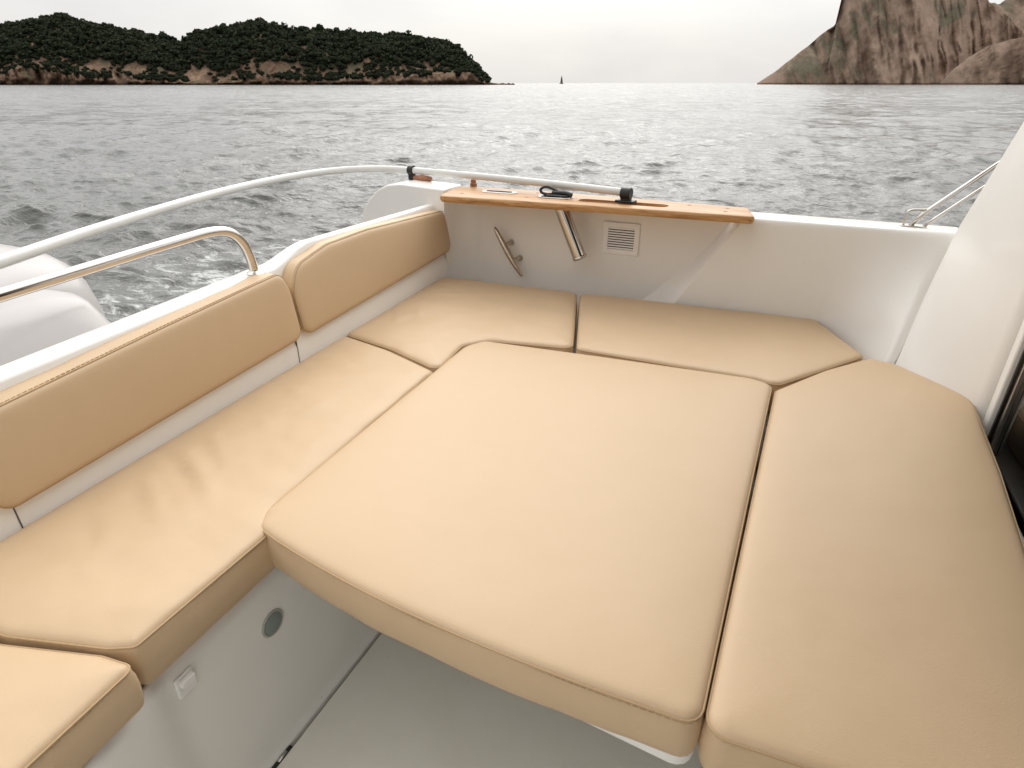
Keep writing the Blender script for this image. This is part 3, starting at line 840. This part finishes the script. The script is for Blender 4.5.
# ------------------------------------------------------------------ rock + scrub material
def rock_mat(name, c1, c2, c3, green, gthr, vs=.03, gs=.05):
    m, nt, b = new_mat(name)
    tc = nd(nt, 'ShaderNodeTexCoord')
    mp = nd(nt, 'ShaderNodeMapping'); mp.inputs['Rotation'].default_value = (0, R(14), 0); mp.inputs['Scale'].default_value = (1, 1, .22)
    nt.links.new(tc.outputs['Object'], mp.inputs[0])
    n = nd(nt, 'ShaderNodeTexNoise', Scale=vs*2, Detail=8.0, Roughness=.68, Distortion=.6)
    nt.links.new(mp.outputs[0], n.inputs['Vector'])
    c = ramp(nt, n.outputs['Fac'], [(.33, c1), (.5, c2), (.68, c3)])
    g = nd(nt, 'ShaderNodeTexNoise', Scale=gs, Detail=7.0, Roughness=.62)
    nt.links.new(tc.outputs['Object'], g.inputs['Vector'])
    geo = nd(nt, 'ShaderNodeNewGeometry'); sp = nd(nt, 'ShaderNodeSeparateXYZ'); nt.links.new(geo.outputs['Normal'], sp.inputs[0])
    mu = nd(nt, 'ShaderNodeMath', operation='MULTIPLY_ADD'); mu.inputs[1].default_value = .22; nt.links.new(sp.outputs['Z'], mu.inputs[0]); nt.links.new(g.outputs['Fac'], mu.inputs[2])
    gm = ramp(nt, mu.outputs[0], [(gthr - .03, (0, 0, 0)), (gthr + .09, (.8, .8, .8))])
    mx = nd(nt, 'ShaderNodeMix', data_type='RGBA'); nt.links.new(gm, mx.inputs[0]); nt.links.new(c, mx.inputs[6]); mx.inputs[7].default_value = (*green, 1)
    # dark wet band at the waterline
    sp2 = nd(nt, 'ShaderNodeSeparateXYZ'); nt.links.new(tc.outputs['Object'], sp2.inputs[0])
    wb = ramp(nt, nd_map(nt, sp2.outputs['Z'], 0, 3.0), [(.25, (.38, .30, .26)), (.8, (1, 1, 1))])
    m2 = nd(nt, 'ShaderNodeMix', data_type='RGBA', blend_type='MULTIPLY'); m2.inputs[0].default_value = 1
    nt.links.new(mx.outputs[2], m2.inputs[6]); nt.links.new(wb, m2.inputs[7])
    nt.links.new(m2.outputs[2], b.inputs['Base Color']); b.inputs['Roughness'].default_value = .95
    b.inputs['Specular IOR Level'].default_value = .1
    bp = nd(nt, 'ShaderNodeBump', Strength=.35, Distance=2.5); nt.links.new(n.outputs['Fac'], bp.inputs['Height']); nt.links.new(bp.outputs[0], b.inputs['Normal'])
    return m
def nd_map(nt, sock, a, b_):
    r = nd(nt, 'ShaderNodeMapRange'); r.inputs['From Min'].default_value = a; r.inputs['From Max'].default_value = b_
    nt.links.new(sock, r.inputs['Value']); return r.outputs[0]

ROCKL = rock_mat('ochre_cliff', (.085, .055, .038), (.19, .125, .086), (.31, .215, .15), (.10, .095, .06), .70, .05)
ROCKR = rock_mat('brown_massif', (.195, .133, .100), (.275, .198, .150), (.335, .252, .196), (.085, .086, .056), .665, .016, .016)

def N3(x, y, z, s, o=4): return noise.fractal(Vector((x*s, y*s, z*s)), 1.0, 2.0, o)

# ------------------------------------------------------------------ wooded island (left)
D1 = 700.
SKY1 = [(-420, 44), (-260, 18), (-120, 13), (-40, 19), (0, 22), (35, 15), (60, 12), (90, 18), (115, 23), (150, 30), (172, 35), (182, 36), (192, 27), (220, 21), (260, 17), (290, 24), (320, 25), (350, 27), (400, 30), (440, 34), (456, 41), (470, 55), (484, 67), (494, 76), (500, 81.2), (507, 83.2)]
CL1 = [(-420, 60), (-100, 58), (0, 70), (25, 60), (50, 59), (75, 68), (120, 72), (150, 75), (185, 79), (215, 80), (235, 76), (262, 72), (290, 74), (330, 77), (350, 74), (380, 71), (420, 71), (455, 69), (480, 70), (492, 77), (500, 80), (507, 82)]
def unlean(tab, y0=84.0):      # bearings of skyline points read off a view that looks down
    return [(512 + (a - 512) / (1 + .5 * (y0 - b) / 752), b) for a, b in tab]
SKY1 = unlean(SKY1); CL1 = unlean(CL1)
def hpx(tab, px):      # height above the sea of a skyline that stands D1 away
    return (84.2 - np.interp(px, [t[0] for t in tab], [t[1] for t in tab])) * D1 / 752
def island():
    pxs = np.arange(-420, 507.1, 1.25); T = 46
    P = np.zeros((len(pxs), T, 3)); info = []
    for i, px in enumerate(pxs):
        H = max(.3, hpx(SKY1, px) - 11.0 * min(1, hpx(SKY1, px) / 14)); C = min(H * .95, max(.3, hpx(CL1, px) * .85))
        lat = (px - 512) / 671 * D1
        for j in range(T):
            t = j / (T - 1)
            if t < .30:   # cliff
                q = t / .30; h = C * q ** .9; d = 9 * q
                d += (1 - abs(N3(lat, 0, h*.35, .06, 5)) * 2) * -13 * min(1, q*3) * min(1, C/5) + N3(lat, h, 3, .16, 4) * 5.0
            elif t < .85:
                q = (t - .30) / .55; h = C + (H - C) * (1 - (1 - q) ** 1.7); d = 9 + 70 * q * min(1, H / 30) + 6*q
                d += 7 * N3(lat, h, 9, .02, 3)
            else:
                q = (t - .85) / .15; h = H * (1 - q); d = 85 + 90 * q
            h += 1.2 * N3(lat, d, 5, .09, 3) * min(1, t*8) * (1 if t < .84 else 0)
            x, y = far(lat * (1 + d/D1), D1 + d)
            P[i, j] = (x, y, h * (1 + d/D1) - (1.5 if j == 0 else 0)); info.append(0)
    o = link('island_hill', grid_mesh('island_hill', P), ROCKL); tag(o, kind='structure')
    # the pine wood: one mass of crowns
    g = np.random.default_rng(5)
    variants = []
    for k in range(10):
        nq = 120; qs = []
        lobes = g.uniform(-.55, .55, (4, 3)); lobes[:, 2] = g.uniform(-.2, .5, 4)
        for q in range(nq):
            c0 = lobes[g.integers(0, 4)] if g.random() < .8 else np.zeros(3)
            d = g.normal(0, 1, 3); d /= np.linalg.norm(d); c = c0 + d * g.uniform(.35, .62) * np.array([1, 1, .75])
            nrm = d + g.normal(0, .28, 3); nrm /= np.linalg.norm(nrm)
            u = np.cross(nrm, g.normal(0, 1, 3)); u /= np.linalg.norm(u); v = np.cross(nrm, u)
            a_, b2_ = g.uniform(.16, .32), g.uniform(.12, .26)
            qs.append(np.array([c - u*a_ - v*b2_, c + u*a_ - v*b2_*.6, c + u*a_*.7 + v*b2_, c - u*a_ + v*b2_*.8]))
        variants.append(np.array(qs).reshape(-1, 3))
    fc = np.arange(120 * 4).reshape(-1, 4)
    Vs, Fs = [], []; off = 0
    for _ in range(8600):
        i = g.integers(0, len(pxs)); px = pxs[i]
        if px < -60 and g.random() < .55: continue
        t = g.uniform(.16, .88) if g.random() < .82 else g.uniform(.72, .86)
        H = hpx(SKY1, px)
        if H < 6: continue
        j = t * (T - 1); j0 = int(j); fr = j - j0
        p = P[i, j0] * (1 - fr) + P[i, min(j0+1, T-1)] * fr
        if t < .40 and N3(p[0], p[1], 2, .03, 3) < -.20 + 1.9 * (.31 - t): continue
        if px > 488: continue
        s = g.uniform(2.6, 5.6) * (1.0 if H > 20 else .75)
        if t > .78 and g.random() < .12: s *= 1.35
        if t < .36: s *= .62
        rot = g.uniform(0, 6.28); c, sn = math.cos(rot), math.sin(rot)
        v = variants[g.integers(0, 10)] * np.array([s, s, s * g.uniform(.65, 1.05)])
        v = v @ np.array([[c, sn, 0], [-sn, c, 0], [0, 0, 1]])
        lift = s * g.uniform(.3, 1.0) if t > .4 else s*.4
        Vs.append(v + p + np.array([0, 0, lift])); Fs.append(fc + off); off += len(v)
    me = np_mesh('wood', np.concatenate(Vs), np.concatenate(Fs))
    m, nt, b = new_mat('pine_foliage')
    tc = nd(nt, 'ShaderNodeTexCoord')
    n = nd(nt, 'ShaderNodeTexNoise', Scale=.07, Detail=6.0, Roughness=.7); nt.links.new(tc.outputs['Object'], n.inputs['Vector'])
    nt.links.new(ramp(nt, n.outputs['Fac'], [(.3, (.022, .031, .017)), (.55, (.033, .044, .023)), (.75, (.052, .060, .032))]), b.inputs['Base Color'])
    b.inputs['Roughness'].default_value = .9; b.inputs['Specular IOR Level'].default_value = .15
    n2 = nd(nt, 'ShaderNodeTexNoise', Scale=1.1, Detail=4.0); nt.links.new(tc.outputs['Object'], n2.inputs['Vector'])
    bp = nd(nt, 'ShaderNodeBump', Strength=1.0, Distance=2.0); nt.links.new(n2.outputs['Fac'], bp.inputs['Height']); nt.links.new(bp.outputs[0], b.inputs['Normal'])
    o = link('wood', me, m); tag(o, 'dense dark green pine wood covering the low island on the left', 'wood', kind='stuff')
island()
# low rocks off the island's tip
bm = bmesh.new()
for px, s in ((505, 1.0), (509, 1.5), (512.5, 1.1), (502, 1.4)):
    x, y = far((px - 512)/671*D1, D1 + 12)
    r_ = bmesh.ops.create_icosphere(bm, subdivisions=2, radius=1, matrix=Matrix.Translation((x, y, .1)) @ Matrix.Diagonal((2.4*s, 2*s, 1.1*s, 1)))
    for v in r_['verts']: v.co += Vector((N3(*v.co, .6, 2), N3(*v.co, .5, 2), N3(*v.co, .7, 2))) * .9
o = bm_obj('reef', bm, ROCKL); tag(o, kind='structure')

# ------------------------------------------------------------------ rock massif (right)
D2 = 900.
def massif(name, tab, Dd, run, seed, amp=1.0, px0=757, px1=1500, step=1.2, T=130, lean=.42):
    tab = unlean(tab); pxs = np.arange(px0, px1, step); P = np.zeros((len(pxs), T, 3))
    tx = [t[0] for t in tab]; ty = [t[1] for t in tab]
    for i, px in enumerate(pxs):
        H = max(.3, (83.6 - np.interp(px, tx, ty)) * Dd / 752); lat = (px - 512) / 671 * Dd
        H *= 1 + .035 * N3(lat, 0, seed, .06, 5)
        back = 1.0
        for j in range(T):
            t = j / (T - 1); sc = min(1, .12 + H/110)
            if t < .86:
                q = t / .86; h = H * q; slope = run * (.45*q + .55*q*q) * sc
                k = lat + h * lean                       # slanted ribs and gullies
                wob = 3 * N3(lat, h, seed+2, .03, 3)
                rib = (1 - abs(noise.noise(Vector(((k+wob)*.020, seed, h*.004))))*2)
                rib2 = (1 - abs(noise.noise(Vector(((k+wob)*.060 + 3, seed, h*.012))))*2)
                rib3 = (1 - abs(noise.noise(Vector(((k+wob)*.16 + 8, seed, h*.03))))*2)
                big = noise.noise(Vector((k*.0085, seed+4, h*.003)))
                gl = math.exp(-(noise.noise(Vector(((k+wob)*.021 + 5, seed+1, h*.003))) / .055)**2) + .45*math.exp(-(noise.noise(Vector(((k*1.25+wob)*.052 + 2, seed+6, h*.009))) / .06)**2)
                led = N3(lat, h*.8, seed+8, .05, 6)
                d = slope + (-big*80 - rib*20 - rib2*9 - rib3*4 - led*6 + gl*(7 if amp >= 1 and Dd == D2 else 1)) * amp * min(1, H/60 + .05)
            else:
                q = (t - .86)/.14; h = H*(1 - q); d = run*sc + 200*q*sc
            x, y = far(lat * (1 + d/Dd), Dd + d)
            P[i, j] = (x, y, h * (1 + d/Dd) - (2 if j == 0 else 0))
    o = link(name, grid_mesh(name, P), ROCKR); tag(o, kind='structure'); return o
massif('rock_hill', [(757, 82.5), (775, 71), (800, 52), (820, 36), (833, 28), (838, 22), (838.5, 10), (841, 0), (845, -14), (860, -34), (880, -46), (900, -50), (925, -40), (950, -24), (968, -9), (985, 0), (1000, 10), (1014, 24), (1030, 38), (1060, 60), (1100, 78), (1105, 83.3)],
       D2, 85, 3, px1=1106)
massif('rock_ridge', [(940, 83), (952, 70), (968, 57), (985, 47), (1005, 40), (1024, 37), (1060, 25), (1120, 10), (1200, 0), (1300, 20), (1420, 50), (1500, 82)], D2 - 70, 70, 12, 1.0, 940, 1500, 2.0, 70)
massif('rear_rock_hill', [(960, 40), (985, 10), (1000, 5), (1012, -2), (1030, -12), (1080, -30), (1150, -40), (1300, -10), (1400, 30), (1500, 80)], D2 + 180, 90, 31, 1.0, 955, 1500, 2.5, 60)

# ------------------------------------------------------------------ beacon tower on the horizon
x, y = far((561.5 - 512)/671*1500, 1500)
bc = empty('beacon_tower', (x, y, 0)); tag(bc, 'small dark beacon tower standing alone on the horizon', 'beacon')
STONE = basic('dark_stone', (.10, .09, .085), .9, var=.3, vscale=.5)
lathe('tower', [(2.7, 1.0), (2.5, 5), (1.9, 9), (1.5, 11.5), (1.7, 11.7), (1.7, 12.3)], STONE, bc, 20)
lathe('lantern', [(1.0, 12.3), (1.0, 14.2), (.5, 15.2), (.08, 15.8), (.06, 17)], STONE, bc, 14)
lathe('rock_base', [(5.5, -1), (4.8, .6), (3.6, 1.4), (2.5, 1.6)], STONE, bc, 11)

# ------------------------------------------------------------------ sky, sun, camera
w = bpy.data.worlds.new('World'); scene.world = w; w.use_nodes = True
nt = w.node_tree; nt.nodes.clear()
out = nd(nt, 'ShaderNodeOutputWorld')
SUN_EL, SUN_AZ = 40, 108           # degrees; azimuth counter-clockwise from +X
sky = nd(nt, 'ShaderNodeTexSky'); sky.sky_type = 'NISHITA'; sky.sun_disc = False
sky.sun_elevation = R(SUN_EL); sky.sun_rotation = R(90 - SUN_AZ); sky.dust_density = 3
b1 = nd(nt, 'ShaderNodeBackground', Strength=.08); nt.links.new(sky.outputs[0], b1.inputs[0])
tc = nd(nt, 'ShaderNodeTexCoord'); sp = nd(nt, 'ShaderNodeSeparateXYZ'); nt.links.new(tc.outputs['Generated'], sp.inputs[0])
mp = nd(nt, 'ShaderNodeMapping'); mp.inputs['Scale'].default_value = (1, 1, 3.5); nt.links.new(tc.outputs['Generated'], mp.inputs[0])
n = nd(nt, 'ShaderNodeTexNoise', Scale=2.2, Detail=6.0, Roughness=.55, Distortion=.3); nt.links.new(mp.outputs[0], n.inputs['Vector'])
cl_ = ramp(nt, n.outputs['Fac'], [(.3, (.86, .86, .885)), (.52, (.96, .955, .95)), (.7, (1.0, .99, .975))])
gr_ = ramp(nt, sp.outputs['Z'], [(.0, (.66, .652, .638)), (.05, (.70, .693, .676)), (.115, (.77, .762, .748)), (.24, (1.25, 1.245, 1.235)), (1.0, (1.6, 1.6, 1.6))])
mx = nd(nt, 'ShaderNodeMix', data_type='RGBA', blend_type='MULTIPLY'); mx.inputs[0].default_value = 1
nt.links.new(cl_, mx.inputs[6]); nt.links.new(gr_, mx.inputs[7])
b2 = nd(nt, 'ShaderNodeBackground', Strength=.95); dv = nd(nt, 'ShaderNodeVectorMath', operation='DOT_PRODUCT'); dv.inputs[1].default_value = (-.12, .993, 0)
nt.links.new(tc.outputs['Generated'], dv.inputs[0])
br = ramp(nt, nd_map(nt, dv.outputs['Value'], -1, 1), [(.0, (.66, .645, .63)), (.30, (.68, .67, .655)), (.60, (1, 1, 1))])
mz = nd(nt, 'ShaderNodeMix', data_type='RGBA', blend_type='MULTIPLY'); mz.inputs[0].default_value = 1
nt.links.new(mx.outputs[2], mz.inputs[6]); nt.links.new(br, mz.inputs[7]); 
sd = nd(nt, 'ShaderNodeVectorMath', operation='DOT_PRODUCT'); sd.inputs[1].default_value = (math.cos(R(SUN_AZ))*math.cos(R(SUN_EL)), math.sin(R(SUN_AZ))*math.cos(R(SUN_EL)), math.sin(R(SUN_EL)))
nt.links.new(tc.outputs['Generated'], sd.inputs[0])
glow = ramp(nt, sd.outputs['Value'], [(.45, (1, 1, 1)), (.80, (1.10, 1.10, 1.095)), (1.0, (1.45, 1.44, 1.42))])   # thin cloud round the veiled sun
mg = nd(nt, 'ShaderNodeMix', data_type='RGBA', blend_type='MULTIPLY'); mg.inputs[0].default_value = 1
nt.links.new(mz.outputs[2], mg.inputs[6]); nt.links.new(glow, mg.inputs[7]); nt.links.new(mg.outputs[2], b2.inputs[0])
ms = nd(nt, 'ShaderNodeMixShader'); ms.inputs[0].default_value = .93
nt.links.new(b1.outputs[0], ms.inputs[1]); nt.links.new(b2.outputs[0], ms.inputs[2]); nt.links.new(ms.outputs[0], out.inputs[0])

L = bpy.data.lights.new('sun', 'SUN'); L.energy = .9; L.angle = R(55); L.color = (1, .965, .92)
lo = bpy.data.objects.new('sun', L); col.objects.link(lo)
dirv = Vector((math.cos(R(SUN_AZ))*math.cos(R(SUN_EL)), math.sin(R(SUN_AZ))*math.cos(R(SUN_EL)), math.sin(R(SUN_EL))))
lo.rotation_euler = dirv.to_track_quat('Z', 'Y').to_euler()

cam = bpy.data.cameras.new('camera'); co = bpy.data.objects.new('camera', cam); col.objects.link(co)
cam.sensor_width = 36; cam.lens = 600 / 1024 * 36; cam.clip_start = .05; cam.clip_end = 20000
co.location = (0, 0, 1.75)
co.rotation_euler = (R(90) - math.atan(301/600), 0, YAW)
scene.camera = co
scene.render.resolution_x = 1024; scene.render.resolution_y = 768
vs_ = scene.view_settings
vs_.view_transform = 'Standard'; vs_.look = 'None'; vs_.exposure = .40; vs_.gamma = 1; vs_.use_curve_mapping = False
